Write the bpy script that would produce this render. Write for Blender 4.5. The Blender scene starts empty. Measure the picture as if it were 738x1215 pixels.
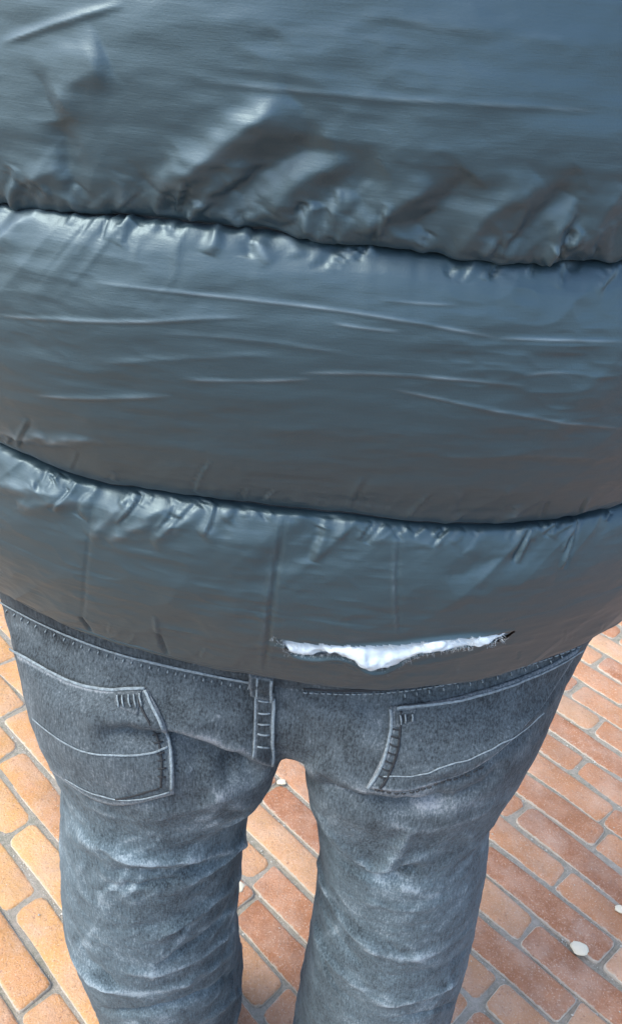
import bpy, bmesh, math, random
import numpy as np
from mathutils import Vector, Matrix
from mathutils.bvhtree import BVHTree

random.seed(7)
rng = np.random.default_rng(7)
S = bpy.context.scene
COL = S.collection
R = math.radians

# ------------------------------------------------------------------ camera
CAM_H, CAM_X, CAM_Y = 1.35, 0.007, -0.57
PITCH, ROLL, FOC = 0.568, 0.093, 1000.0           # focal length in pixels of a 738 x 1215 frame
cp, sp, cr, sr = math.cos(PITCH), math.sin(PITCH), math.cos(ROLL), math.sin(ROLL)
fwd = Vector((0, cp, -sp)); up0 = Vector((0, sp, cp)); rt0 = Vector((1, 0, 0))
rt = rt0 * cr + up0 * sr
up = up0 * cr - rt0 * sr
CAM = Vector((CAM_X, CAM_Y, CAM_H))
cam_data = bpy.data.cameras.new('camera')
cam = bpy.data.objects.new('camera', cam_data); COL.objects.link(cam)
m = Matrix((rt, up, -fwd)).transposed().to_4x4(); m.translation = CAM
cam.matrix_world = m
cam_data.sensor_fit = 'VERTICAL'; cam_data.sensor_height = 36.0
cam_data.lens = 36.0 * FOC / 1215.0
cam_data.clip_start = 0.02; cam_data.clip_end = 2000
S.camera = cam

# ------------------------------------------------------------------ sky, sun, exposure
SUN_EL, SUN_AZ = R(55), R(-118)                   # high, from behind the photographer's left shoulder
w = bpy.data.worlds.new('World'); S.world = w; w.use_nodes = True
nt = w.node_tree; nt.nodes.clear()
o = nt.nodes.new('ShaderNodeOutputWorld'); bg = nt.nodes.new('ShaderNodeBackground')
sky = nt.nodes.new('ShaderNodeTexSky'); sky.sky_type = 'NISHITA'; sky.sun_disc = False
sky.sun_elevation = SUN_EL; sky.sun_rotation = SUN_AZ
sky.air_density = 1.0; sky.dust_density = 2.2; sky.ozone_density = 0.0
bg.inputs['Strength'].default_value = 0.15
nt.links.new(sky.outputs[0], bg.inputs[0]); nt.links.new(bg.outputs[0], o.inputs[0])
sd = bpy.data.lights.new('sun', 'SUN'); sd.energy = 1.0; sd.angle = R(24); sd.color = (1.0, 0.98, 0.88)
sun = bpy.data.objects.new('sun', sd); COL.objects.link(sun)
sdir = Vector((math.cos(SUN_EL) * math.sin(SUN_AZ), math.cos(SUN_EL) * math.cos(SUN_AZ), math.sin(SUN_EL)))
sun.rotation_euler = (-sdir).to_track_quat('-Z', 'Y').to_euler()
S.view_settings.view_transform = 'Standard'; S.view_settings.look = 'None'
S.view_settings.gamma = 1.0; S.view_settings.exposure = 1.7

# ------------------------------------------------------------------ helpers
def pxray(x, y):
    a = (x - 369.0) / FOC; b = -(y - 607.5) / FOC
    return (rt * a + up * b + fwd).normalized()

RTn, UPn, FWn, CAMn = (np.array(v) for v in (rt, up, fwd, CAM))
def project(P):
    d = P - CAMn
    z = d @ FWn
    return np.stack([369 + FOC * (d @ RTn) / z, 607.5 - FOC * (d @ UPn) / z], 1), z

def hash3(ix, iy, iz, seed):
    h = (ix.astype(np.int64) * 374761393 + iy.astype(np.int64) * 668265263 + iz.astype(np.int64) * 2147483647 + seed * 1274126177) & 0xffffffff
    h = ((h ^ (h >> 13)) * 1274126177) & 0xffffffff
    h = ((h ^ (h >> 16)) * 2246822519) & 0xffffffff
    return ((h ^ (h >> 15)) & 0xffff) / 65535.0 * 2 - 1

def noise3(x, y, z, seed=0):
    x, y, z = np.broadcast_arrays(np.asarray(x, float), np.asarray(y, float), np.asarray(z, float))
    ix, iy, iz = np.floor(x), np.floor(y), np.floor(z)
    fx, fy, fz = x - ix, y - iy, z - iz
    q = lambda t: t * t * t * (t * (t * 6 - 15) + 10)
    ux, uy, uz = q(fx), q(fy), q(fz)
    r = 0
    for dx in (0, 1):
        for dy in (0, 1):
            for dz in (0, 1):
                wgt = (ux if dx else 1 - ux) * (uy if dy else 1 - uy) * (uz if dz else 1 - uz)
                r = r + wgt * hash3(ix + dx, iy + dy, iz + dz, seed)
    return r

def fbm(x, y, z, seed=0, octv=3):
    r, a = 0, 1.0
    for k in range(octv):
        r = r + a * noise3(x * 2 ** k, y * 2 ** k, z * 2 ** k, seed + 11 * k); a *= 0.5
    return r

def smooth(e0, e1, x):
    t = np.clip((x - e0) / (e1 - e0), 0, 1)
    return t * t * (3 - 2 * t)

def mesh_obj(name, verts, faces, mat, parent=None, smooth_shade=True, attrs=None):
    me = bpy.data.meshes.new(name)
    verts = np.asarray(verts, np.float32)
    if isinstance(faces, np.ndarray) and faces.ndim == 2:
        n, k = faces.shape
        me.vertices.add(len(verts)); me.vertices.foreach_set('co', verts.ravel())
        me.loops.add(n * k); me.loops.foreach_set('vertex_index', faces.astype(np.int32).ravel())
        me.polygons.add(n); me.polygons.foreach_set('loop_start', np.arange(0, n * k, k, dtype=np.int32))
        me.update(calc_edges=True); me.validate()
    else:
        me.from_pydata([tuple(map(float, v)) for v in verts], [], [tuple(map(int, f)) for f in faces]); me.update()
    if smooth_shade:
        me.polygons.foreach_set('use_smooth', np.ones(len(me.polygons), bool))
    for k, v in (attrs or {}).items():
        at = me.attributes.new(k, 'FLOAT', 'POINT'); at.data.foreach_set('value', np.asarray(v, np.float32))
    me.materials.append(mat)
    ob = bpy.data.objects.new(name, me); COL.objects.link(ob)
    if parent is not None:
        ob.parent = parent; ob.matrix_parent_inverse = parent.matrix_world.inverted()
    return ob

def tag(ob, label, cat=None, group=None, kind=None):
    if label: ob['label'] = label
    if cat: ob['category'] = cat
    if group: ob['group'] = group
    if kind: ob['kind'] = kind
    return ob

def grid_faces(nr, nc, wrap=False):
    i = np.arange(nr - 1)[:, None]; j = np.arange(nc if wrap else nc - 1)[None, :]
    j2 = (j + 1) % nc
    f = np.stack([i * nc + j, i * nc + j2, (i + 1) * nc + j2, (i + 1) * nc + j], -1)
    return f.reshape(-1, 4)

def resample(pts, step):
    pts = np.asarray(pts, float)
    d = np.r_[0, np.cumsum(np.linalg.norm(np.diff(pts, axis=0), axis=1))]
    n = max(2, int(round(d[-1] / step)) + 1)
    t = np.linspace(0, d[-1], n)
    return np.stack([np.interp(t, d, pts[:, k]) for k in range(pts.shape[1])], 1)

def smooth_line(pts, it=3):
    p = np.asarray(pts, float)
    for _ in range(it):                           # Chaikin corner cutting with fixed ends
        q = np.empty((2 * len(p) - 2, p.shape[1]))
        q[0::2] = 0.75 * p[:-1] + 0.25 * p[1:]; q[1::2] = 0.25 * p[:-1] + 0.75 * p[1:]
        p = np.vstack([p[:1], q, p[-1:]])
    return p

def cast(bvh, pts):
    """points of a pixel outline, measured on the photograph, laid on a surface: position and normal"""
    P, N = [], []
    for x, y in pts:
        h = bvh.ray_cast(CAM, pxray(x, y))
        if h[0] is None: continue
        n = h[1]
        if n.dot(pxray(x, y)) > 0: n = -n
        P.append(h[0]); N.append(n)
    return np.array(P), np.array(N)

def tube(P, r, seg=6, N=None, flat=1.0):
    """verts, faces of a tube along P; flat < 1 squashes it along N"""
    P = np.asarray(P, float); n = len(P)
    T = np.gradient(P, axis=0); T /= np.linalg.norm(T, axis=1, keepdims=True) + 1e-12
    if N is None:
        N = np.cross(T, np.array([0.3, 0.2, 0.93]))
    N = N - (N * T).sum(1, keepdims=True) * T; N /= np.linalg.norm(N, axis=1, keepdims=True) + 1e-12
    B = np.cross(T, N)
    r = np.broadcast_to(np.asarray(r, float), (n,))
    a = np.linspace(0, 2 * np.pi, seg, endpoint=False)
    V = P[:, None] + r[:, None, None] * (np.cos(a)[None, :, None] * B[:, None] + flat * np.sin(a)[None, :, None] * N[:, None])
    F = [tuple(f) for f in grid_faces(n, seg, True)]
    F.append(tuple(range(seg))[::-1]); F.append(tuple(range((n - 1) * seg, n * seg)))
    return V.reshape(-1, 3), F

class MB:
    def __init__(self): self.v = []; self.f = []; self.n = 0
    def add(self, V, F):
        self.v.append(np.asarray(V)); self.f += [tuple(int(i) + self.n for i in f) for f in F]; self.n += len(V)
    def build(self, name, mat, parent=None, sm=True):
        return mesh_obj(name, np.vstack(self.v), self.f, mat, parent, sm)

def line_disp(P, poly, width, taper=True):
    """0..1 bell around a 3D polyline, for the vertices P"""
    poly = np.asarray(poly)
    out = np.zeros(len(P))
    lo, hi = poly.min(0) - 3 * width, poly.max(0) + 3 * width
    idx = np.where(((P > lo) & (P < hi)).all(1))[0]
    if not len(idx): return out
    Q = P[idx]; best = np.full(len(Q), 1e9); bt = np.zeros(len(Q))
    L = np.r_[0, np.cumsum(np.linalg.norm(np.diff(poly, axis=0), axis=1))]
    for k in range(len(poly) - 1):
        a, b = poly[k], poly[k + 1]; ab = b - a; l2 = ab @ ab + 1e-12
        t = np.clip(((Q - a) @ ab) / l2, 0, 1)
        d = np.linalg.norm(Q - a - t[:, None] * ab, axis=1)
        m = d < best; best[m] = d[m]; bt[m] = (L[k] + t[m] * math.sqrt(l2)) / L[-1]
    g = np.exp(-(best / width) ** 2) * .45 + .55 * np.exp(-(best / (width * .75)) ** 1.25)
    if taper: g = g * np.clip(np.minimum(bt, 1 - bt) * 5, 0, 1) ** 0.7
    out[idx] = g
    return out

# ------------------------------------------------------------------ materials
def new_mat(name):
    m = bpy.data.materials.new(name); m.use_nodes = True
    n = m.node_tree; b = n.nodes['Principled BSDF']
    return m, n, b

def nd(n, t, **kw):
    x = n.nodes.new(t)
    for k, v in kw.items():
        if k in x.inputs: x.inputs[k].default_value = v
        else: setattr(x, k, v)
    return x

def coords(n, scale=(1, 1, 1), kind='Object'):
    tc = nd(n, 'ShaderNodeTexCoord'); mp = nd(n, 'ShaderNodeMapping'); mp.inputs['Scale'].default_value = scale
    n.links.new(tc.outputs[kind], mp.inputs[0]); return mp.outputs[0]

def noise(n, vec, scale, detail=4, rough=0.55):
    x = nd(n, 'ShaderNodeTexNoise', Scale=scale, Detail=detail, Roughness=rough)
    n.links.new(vec, x.inputs['Vector']); return x.outputs['Fac']

def ramp(n, fac, stops):
    r = nd(n, 'ShaderNodeValToRGB'); e = r.color_ramp.elements
    while len(e) > 1: e.remove(e[-1])
    e[0].position, e[0].color = stops[0][0], (*stops[0][1], 1)
    for p, c in stops[1:]:
        k = e.new(p); k.color = (*c, 1)
    n.links.new(fac, r.inputs[0]); return r.outputs[0]

def mixc(n, fac, a, b, mode='MIX'):
    x = nd(n, 'ShaderNodeMix', data_type='RGBA', blend_type=mode)
    for s, v in ((0, fac), (6, a), (7, b)):
        if hasattr(v, 'is_output'): n.links.new(v, x.inputs[s])
        else: x.inputs[s].default_value = v if s == 0 else (*v, 1)
    return x.outputs[2]

def mth(n, op, a, b=0.0, c=None):
    x = nd(n, 'ShaderNodeMath', operation=op)
    for i, v in enumerate((a, b, c)):
        if v is None: continue
        if hasattr(v, 'is_output'): n.links.new(v, x.inputs[i])
        else: x.inputs[i].default_value = v
    return x.outputs[0]

def bump(n, b, h, strength, dist=0.001):
    x = nd(n, 'ShaderNodeBump', Strength=strength, Distance=dist)
    n.links.new(h, x.inputs['Height']); n.links.new(x.outputs[0], b.inputs['Normal'])

def attr(n, name):
    x = nd(n, 'ShaderNodeAttribute', attribute_name=name); return x.outputs['Fac']

def mat_nylon(name='nylon', base=(0.0120, 0.0265, 0.0360)):
    m, n, b = new_mat(name)
    big = noise(n, coords(n, (6, 6, 14)), 1.0, 5)
    streak = noise(n, coords(n, (60, 60, 900)), 1.0, 3, 0.7)       # crosswise slubs of the weave
    fine = noise(n, coords(n, (900, 900, 900)), 1.0, 2)
    col = mixc(n, mth(n, 'MULTIPLY', big, 0.7), tuple(c * 0.85 for c in base), tuple(c * 1.25 for c in base))
    col = mixc(n, mth(n, 'MULTIPLY', attr(n, 'scuff_glint'), 0.75), col, (0.20, 0.26, 0.30))  # pale crests: rubbed cloth plus highlights painted along the folds
    n.links.new(col, b.inputs['Base Color'])
    r = mth(n, 'MULTIPLY_ADD', streak, 0.12, 0.41)
    n.links.new(r, b.inputs['Roughness'])
    b.inputs['Specular IOR Level'].default_value = 1.0
    b.inputs['Specular Tint'].default_value = (0.70, 0.91, 1.0, 1)
    b.inputs['Sheen Weight'].default_value = 0.05; b.inputs['Sheen Roughness'].default_value = 0.4
    b.inputs['Sheen Tint'].default_value = (0.75, 0.88, 1, 1)
    # hairline creases of thin cloth, in patches
    mp2 = nd(n, 'ShaderNodeMapping'); mp2.inputs['Scale'].default_value = (26, 26, 74); mp2.inputs['Rotation'].default_value = (0.0, 0.32, 0.0)
    n.links.new(coords(n), mp2.inputs[0])
    rg = nd(n, 'ShaderNodeTexNoise', Scale=1.0, Detail=3.0, Roughness=0.5); rg.noise_type = 'RIDGED_MULTIFRACTAL'; rg.normalize = True
    n.links.new(mp2.outputs[0], rg.inputs['Vector'])
    where = ramp(n, noise(n, coords(n, (11, 11, 15)), 1.0, 3), [(0.40, (0.1, 0.1, 0.1)), (0.62, (1, 1, 1))])
    crz = mth(n, 'MULTIPLY', mth(n, 'POWER', rg.outputs['Fac'], 2.2), where)
    h = mth(n, 'ADD', mth(n, 'MULTIPLY', streak, 0.5), mth(n, 'ADD', mth(n, 'MULTIPLY', fine, 0.35), mth(n, 'MULTIPLY', crz, 2.6)))
    bump(n, b, h, 0.30, 0.0007)
    return m

def mat_denim(name='denim', dark=1.0):
    m, n, b = new_mat(name)
    geo = nd(n, 'ShaderNodeNewGeometry')
    big = noise(n, coords(n, (7, 7, 5)), 1.0, 5, 0.6)
    mid = noise(n, coords(n, (55, 55, 38)), 1.0, 4, 0.6)
    slub = noise(n, coords(n, (800, 800, 110)), 1.0, 2, 0.6)
    fleck = noise(n, coords(n, (520, 520, 420)), 1.0, 3, 0.7)
    f = mth(n, 'ADD', mth(n, 'MULTIPLY', big, 0.45), mth(n, 'ADD', mth(n, 'MULTIPLY', mid, 0.24), mth(n, 'ADD', mth(n, 'MULTIPLY', slub, 0.40), mth(n, 'MULTIPLY', fleck, 0.44))))
    f = mth(n, 'ADD', mth(n, 'SUBTRACT', f, 0.10), mth(n, 'MULTIPLY', attr(n, 'wear'), 0.45))
    col = ramp(n, f, [(0.40, tuple(c * dark for c in (0.005, 0.0075, 0.010))), (0.58, tuple(c * dark for c in (0.020, 0.031, 0.039))), (0.80, tuple(c * dark for c in (0.085, 0.123, 0.147))), (1.0, tuple(c * dark for c in (0.24, 0.30, 0.34)))])
    # seat and pockets tinted greyer and darker than the legs, shading put into colour
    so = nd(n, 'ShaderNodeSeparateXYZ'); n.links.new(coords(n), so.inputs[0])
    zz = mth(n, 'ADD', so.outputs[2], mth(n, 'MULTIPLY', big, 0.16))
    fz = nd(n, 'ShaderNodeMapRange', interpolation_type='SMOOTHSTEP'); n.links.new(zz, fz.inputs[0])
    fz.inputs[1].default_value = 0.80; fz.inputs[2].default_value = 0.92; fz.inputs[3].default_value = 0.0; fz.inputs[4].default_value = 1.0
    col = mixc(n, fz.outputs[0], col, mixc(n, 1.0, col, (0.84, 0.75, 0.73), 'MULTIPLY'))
    n.links.new(col, b.inputs['Base Color'])
    b.inputs['Roughness'].default_value = 0.85
    b.inputs['Specular IOR Level'].default_value = 0.25
    b.inputs['Sheen Weight'].default_value = 0.05; b.inputs['Sheen Roughness'].default_value = 0.5
    b.inputs['Sheen Tint'].default_value = (0.7, 0.86, 1, 1)
    h = mth(n, 'ADD', slub, mth(n, 'ADD', fleck, mth(n, 'MULTIPLY', mid, 1.5)))
    bump(n, b, h, 0.5, 0.0008)
    return m

def mat_plain(name, c, rough=0.7, var=0.25, scale=300, bmp=0.3, spec=0.4):
    m, n, b = new_mat(name)
    f = noise(n, coords(n), scale, 4)
    n.links.new(mixc(n, f, tuple(k * (1 - var) for k in c), tuple(min(1, k * (1 + var)) for k in c)), b.inputs['Base Color'])
    b.inputs['Roughness'].default_value = rough; b.inputs['Specular IOR Level'].default_value = spec
    if bmp: bump(n, b, f, bmp, 0.001)
    return m

def mat_brick(name, island):
    m, n, b = new_mat(name)
    if island:
        rnd = nd(n, 'ShaderNodeNewGeometry').outputs['Random Per Island']
    else:
        rnd = nd(n, 'ShaderNodeObjectInfo').outputs['Random']
    geo = nd(n, 'ShaderNodeNewGeometry').outputs['Position']
    mp = nd(n, 'ShaderNodeMapping'); n.links.new(geo, mp.inputs[0]); pos = mp.outputs[0]
    patch = noise(n, pos, 1.3, 2)
    base = ramp(n, rnd, [(0.0, (0.24, 0.092, 0.037)), (0.30, (0.31, 0.130, 0.053)), (0.65, (0.37, 0.178, 0.080)), (1.0, (0.41, 0.250, 0.142))])
    # brick colour turns sandier and yellower towards the left
    sx = nd(n, 'ShaderNodeSeparateXYZ'); n.links.new(geo, sx.inputs[0])
    lf = mth(n, 'ADD', mth(n, 'MULTIPLY', sx.outputs[0], -2.2), mth(n, 'MULTIPLY', mth(n, 'SUBTRACT', rnd, 0.5), 0.7))
    lf = nd(n, 'ShaderNodeClamp').inputs[0].node if False else mth(n, 'MINIMUM', mth(n, 'MAXIMUM', lf, 0.0), 1.0)
    base = mixc(n, mth(n, 'MULTIPLY', lf, 0.85), base, (0.48, 0.262, 0.085))
    mott = noise(n, pos, 28, 5, 0.65)
    base = mixc(n, mth(n, 'MULTIPLY', ramp(n, mott, [(0.42, (0, 0, 0)), (0.72, (1, 1, 1))]), 0.42), base, (0.50, 0.27, 0.165))
    fine = noise(n, pos, 330, 4, 0.7)
    base = mixc(n, ramp(n, fine, [(0.54, (0, 0, 0)), (0.70, (0.7, 0.7, 0.7))]), base, (0.56, 0.44, 0.34))
    spot = noise(n, pos, 60, 3)
    base = mixc(n, ramp(n, spot, [(0.68, (0, 0, 0)), (0.76, (0.6, 0.6, 0.6))]), base, (0.17, 0.075, 0.04))
    # pale sand dusted over the tops
    dust = noise(n, pos, 11, 7, 0.72)
    base = mixc(n, ramp(n, dust, [(0.44, (0, 0, 0)), (0.68, (0.5, 0.5, 0.5))]), base, (0.44, 0.33, 0.255))
    n.links.new(base, b.inputs['Base Color'])
    stain = noise(n, pos, 4.5, 5, 0.65)
    base = mixc(n, ramp(n, stain, [(0.40, (0.55, 0.55, 0.55)), (0.58, (0, 0, 0))]), base, mixc(n, 1.0, base, (0.62, 0.58, 0.56), 'MULTIPLY'))
    # sand caught on the eased edges and in pits
    oz = nd(n, 'ShaderNodeSeparateXYZ'); n.links.new((geo if False else nd(n, 'ShaderNodeTexCoord').outputs['Object']), oz.inputs[0])
    ed = mth(n, 'SUBTRACT', mth(n, 'MULTIPLY', oz.outputs[2], 0.0 if island else -620.0), mth(n, 'MULTIPLY', mth(n, 'SUBTRACT', noise(n, pos, 75, 4, 0.7), 0.30), 3.6))
    ed = mth(n, 'MINIMUM', mth(n, 'MAXIMUM', ed, 0.0), 0.9)
    base = mixc(n, ed, base, (0.40, 0.37, 0.31))
    pit = noise(n, pos, 170, 3, 0.6)
    base = mixc(n, ramp(n, pit, [(0.30, (0.7, 0.7, 0.7)), (0.38, (0, 0, 0))]), base, (0.20, 0.10, 0.065))
    n.links.new(base, b.inputs['Base Color'])
    rr = mth(n, 'MULTIPLY_ADD', mott, 0.35, 0.42); n.links.new(rr, b.inputs['Roughness'])
    b.inputs['Specular IOR Level'].default_value = 0.45
    h = mth(n, 'ADD', fine, mth(n, 'ADD', mth(n, 'MULTIPLY', mott, 2.2), mth(n, 'MULTIPLY', pit, 1.2)))
    bump(n, b, h, 0.75, 0.0025)
    return m

def mat_joint():
    m, n, b = new_mat('joint_sand')
    geo = nd(n, 'ShaderNodeNewGeometry').outputs['Position']
    a = noise(n, geo, 9, 4); c = noise(n, geo, 140, 4, 0.7); g = noise(n, geo, 520, 3, 0.7)
    col = mixc(n, ramp(n, a, [(0.4, (0, 0, 0)), (0.65, (1, 1, 1))]), (0.235, 0.215, 0.175), (0.165, 0.165, 0.12))
    col = mixc(n, ramp(n, c, [(0.35, (0, 0, 0)), (0.7, (1, 1, 1))]), col, (0.32, 0.29, 0.245))
    col = mixc(n, ramp(n, g, [(0.6, (0, 0, 0)), (0.75, (0.7, 0.7, 0.7))]), col, (0.5, 0.5, 0.47))
    n.links.new(col, b.inputs['Base Color']); b.inputs['Roughness'].default_value = 0.95
    bump(n, b, mth(n, 'ADD', c, g), 0.9, 0.003)
    return m

def mat_ground(pitch, length, yaw):
    m, n, b = new_mat('unseen_grey_paving')
    mp = nd(n, 'ShaderNodeMapping'); mp.inputs['Rotation'].default_value = (0, 0, -yaw)
    tc = nd(n, 'ShaderNodeTexCoord'); n.links.new(tc.outputs['Object'], mp.inputs[0])
    bt = nd(n, 'ShaderNodeTexBrick', Scale=1.0); bt.offset = 0.5
    bt.inputs['Brick Width'].default_value = length; bt.inputs['Row Height'].default_value = pitch
    bt.inputs['Mortar Size'].default_value = 0.005
    for k, c in (('Color1', (0.17, 0.15, 0.13)), ('Color2', (0.23, 0.205, 0.18)), ('Mortar', (0.20, 0.20, 0.19))):  # unseen ground kept grey to weaken brown bounce on the jacket
        bt.inputs[k].default_value = (*c, 1)
    n.links.new(mp.outputs[0], bt.inputs[0]); n.links.new(bt.outputs[0], b.inputs['Base Color'])
    b.inputs['Roughness'].default_value = 0.8
    return m

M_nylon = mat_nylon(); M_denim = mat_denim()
M_liner = mat_plain('dark_liner', (0.012, 0.015, 0.018), 0.8, 0.2, 200, 0.1, 0.2)
M_thread = mat_plain('pale_thread', (0.17, 0.21, 0.235), 0.85, 0.85, 420, 0.8, 0.2)
M_dkthread = mat_plain('dark_thread', (0.015, 0.018, 0.022), 0.8, 0.25, 900, 0.4)
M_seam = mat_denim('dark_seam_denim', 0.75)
M_skin = mat_plain('skin', (0.55, 0.36, 0.27), 0.5, 0.08, 60, 0.1)
M_hair = mat_plain('hair', (0.03, 0.02, 0.013), 0.5, 0.4, 200, 0.6)
M_shoe = mat_plain('shoe_leather', (0.02, 0.02, 0.022), 0.5, 0.3, 120, 0.2)
M_sole = mat_plain('shoe_rubber', (0.35, 0.34, 0.32), 0.8, 0.15, 120, 0.2)
M_fill = mat_plain('polyester_wadding', (0.46, 0.53, 0.58), 0.95, 0.25, 110, 1.0, 0.2)
M_stone = mat_plain('white_stone', (0.52, 0.48, 0.37), 0.75, 0.12, 90, 0.5)
M_grit = mat_plain('pale_grit', (0.40, 0.40, 0.36), 0.9, 0.5, 40, 0.5)
M_brick = mat_brick('fired_brick', False); M_brick_far = mat_brick('fired_brick_joined', True); M_joint = mat_joint()

# ------------------------------------------------------------------ paving
PIT = CAM_H / 20.3576            # one course, joint included
YAW = -0.7356; ROW0 = 11.4352; BL = 4.0 * PIT
cy_, sy_ = math.cos(YAW), math.sin(YAW)
def uv2xy(u, v):                 # courses run along u, count down along v (in courses)
    v = v + ROW0
    return CAM_X + PIT * (cy_ * u - sy_ * v), CAM_Y + PIT * (sy_ * u + cy_ * v)

ground = mesh_obj('ground', [(-400, -400, -0.03), (400, -400, -0.03), (400, 400, -0.03), (-400, 400, -0.03)], [(0, 1, 2, 3)], mat_ground(PIT, BL, YAW), None, False)
ground['kind'] = 'structure'
NB = 330
gx, gy = np.meshgrid(np.linspace(-3.2, 3.2, NB), np.linspace(-1.3, 3.8, NB))
gz = np.minimum(-0.0046 + 0.0026 * fbm(gx * 16, gy * 16, 0, 3), -.0034)
pavement = mesh_obj('pavement', np.stack([gx.ravel(), gy.ravel(), gz.ravel()], 1), grid_faces(NB, NB), M_joint)
pavement['kind'] = 'structure'

def brick_mesh(k, L, Wd):
    """worn paver: rounded corners, eased edges, slightly crooked"""
    r = random.Random(k)
    hx, hy = L / 2, Wd / 2
    rc = 0.007 + 0.007 * r.random()
    out = []
    for sx, sy, a0 in ((1, 1, 0), (-1, 1, 90), (-1, -1, 180), (1, -1, 270)):
        q = rc * (0.7 + 0.7 * r.random())
        jx, jy = r.uniform(-.0035, .0035), r.uniform(-.0022, .0022)
        for a in (8, 45, 82):
            t = R(a0 + a)
            out.append((sx * (hx - q) + q * math.cos(t) + jx, sy * (hy - q) + q * math.sin(t) + jy))
        # a bend along the edge that follows
        if sx == sy: pass
    # midpoints along the long edges, pushed in or out
    full = []
    for i in range(12):
        full.append(out[i])
        if i in (2, 8):
            a, b = out[i], out[(i + 1) % 12]
            for f in (0.33, 0.67):
                full.append((a[0] + (b[0] - a[0]) * f, a[1] + (b[1] - a[1]) * f + r.uniform(-.0024, .0020)))
    n = len(full)
    V, F = [], []
    for inset, z in ((0.0, -0.016), (0.0, -0.0042), (0.0016, -0.0012), (0.0052, 0.0)):
        for x, y in full:
            l = math.hypot(x / hx, y / hy)
            V.append((x - inset * (1 if x > 0 else -1), y - inset * (1 if y > 0 else -1), z + (r.uniform(-.0006, .0004) if z > -.01 else 0)))
    for k2 in range(3):
        for i in range(n):
            j = (i + 1) % n
            F.append((k2 * n + i, k2 * n + j, (k2 + 1) * n + j, (k2 + 1) * n + i))
    F.append(tuple(range(3 * n, 4 * n)))
    return V, F

JOINT = 0.0072
variants = []
for k in range(14):
    V, F = brick_mesh(k, BL - JOINT * (0.8 + 0.5 * random.random()), PIT - JOINT * (0.75 + 0.6 * random.random()))
    me = bpy.data.meshes.new('brick'); me.from_pydata(V, [], F); me.update()
    me.polygons.foreach_set('use_smooth', np.ones(len(me.polygons), bool)); me.materials.append(M_brick)
    variants.append((me, np.array(V), F))
ends = {-7: -3.86, -6: -5.95, -5: -3.93, -4: -1.97, -3: -3.7, -2: -1.89, -1: -3.5, 0: -11.6, 1: -9.55, 2: -9.18, 3: -6.95, 4: -17.55, 5: -14.95, 6: -12.99, 7: -10.57}
slots = []
for n in range(-34, 40):
    off = ends.get(n, 0.15 + 2.0 * (n % 2) + random.uniform(-.35, .35))
    for kk in range(-14, 15):
        u = off + 4.0 * kk + 2.0
        if abs(u) > 46: continue
        x, y = uv2xy(u, -(n + 0.5))
        if not (-2.9 < x < 2.9 and -1.15 < y < 3.5): continue  # bricks stop behind the camera; unseen grey there lessens brown bounce
        P = np.array([[x, y, 0]]); q, z = project(P)
        inview = z[0] > 0.1 and -160 < q[0, 0] < 900 and 560 < q[0, 1] < 1400
        slots.append((not inview, -1.0 / max(z[0], .05) if inview else math.hypot(x, y), x, y))
slots.sort()
far = MB()
for i, (_, _, x, y) in enumerate(slots):
    me, V, F = random.choice(variants)
    rz = YAW + random.uniform(-.016, .016) + (math.pi if random.random() < .5 else 0)
    z = random.uniform(-.0016, .0016); tx, ty = random.uniform(-.008, .008), random.uniform(-.02, .02)
    x += random.uniform(-.0015, .0015); y += random.uniform(-.0015, .0015)
    if i < 300:
        b_ = bpy.data.objects.new('brick', me); COL.objects.link(b_)
        b_.parent = pavement; b_.location = (x, y, z); b_.rotation_euler = (tx, ty, rz)
    else:
        M_ = np.array((Matrix.Translation((x, y, z)) @ Matrix.Rotation(rz, 4, 'Z')).to_4x4())
        far.add(V @ M_[:3, :3].T + M_[:3, 3], F)
fo = far.build('brick_course', M_brick_far, pavement); fo['kind'] = 'stuff'

# loose grit that gathers in the joints
gr = MB()
octa = np.array([(1, 0, 0), (0, 1, 0), (-1, 0, 0), (0, -1, 0), (0, 0, 1)], float)
ofc = [(0, 1, 4), (1, 2, 4), (2, 3, 4), (3, 0, 4)]
for _ in range(9000):
    n = random.randint(-12, 12); u = random.uniform(-24, 6)
    v = -n + random.gauss(0, .045)
    if random.random() < .12: v = -n + random.random()
    x, y = uv2xy(u, v)
    on = abs(v - round(v)) > .11
    s = random.uniform(.0006, .0016) + (.0016 if random.random() < .06 else 0) * (0.7 if on else 1)
    a = random.random() * 6.28
    Rm = np.array([[math.cos(a), -math.sin(a), 0], [math.sin(a), math.cos(a), 0], [0, 0, 1]])
    V = (octa * rng.uniform(.6, 1.3, (5, 3))) @ Rm.T * s + np.array([x, y, (0.0005 if on else -.0052)])
    gr.add(V, ofc)
tag(gr.build('loose_grit', M_grit, None, False), 'pale loose grit lying in the joints between bricks', 'grit', kind='stuff')

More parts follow.
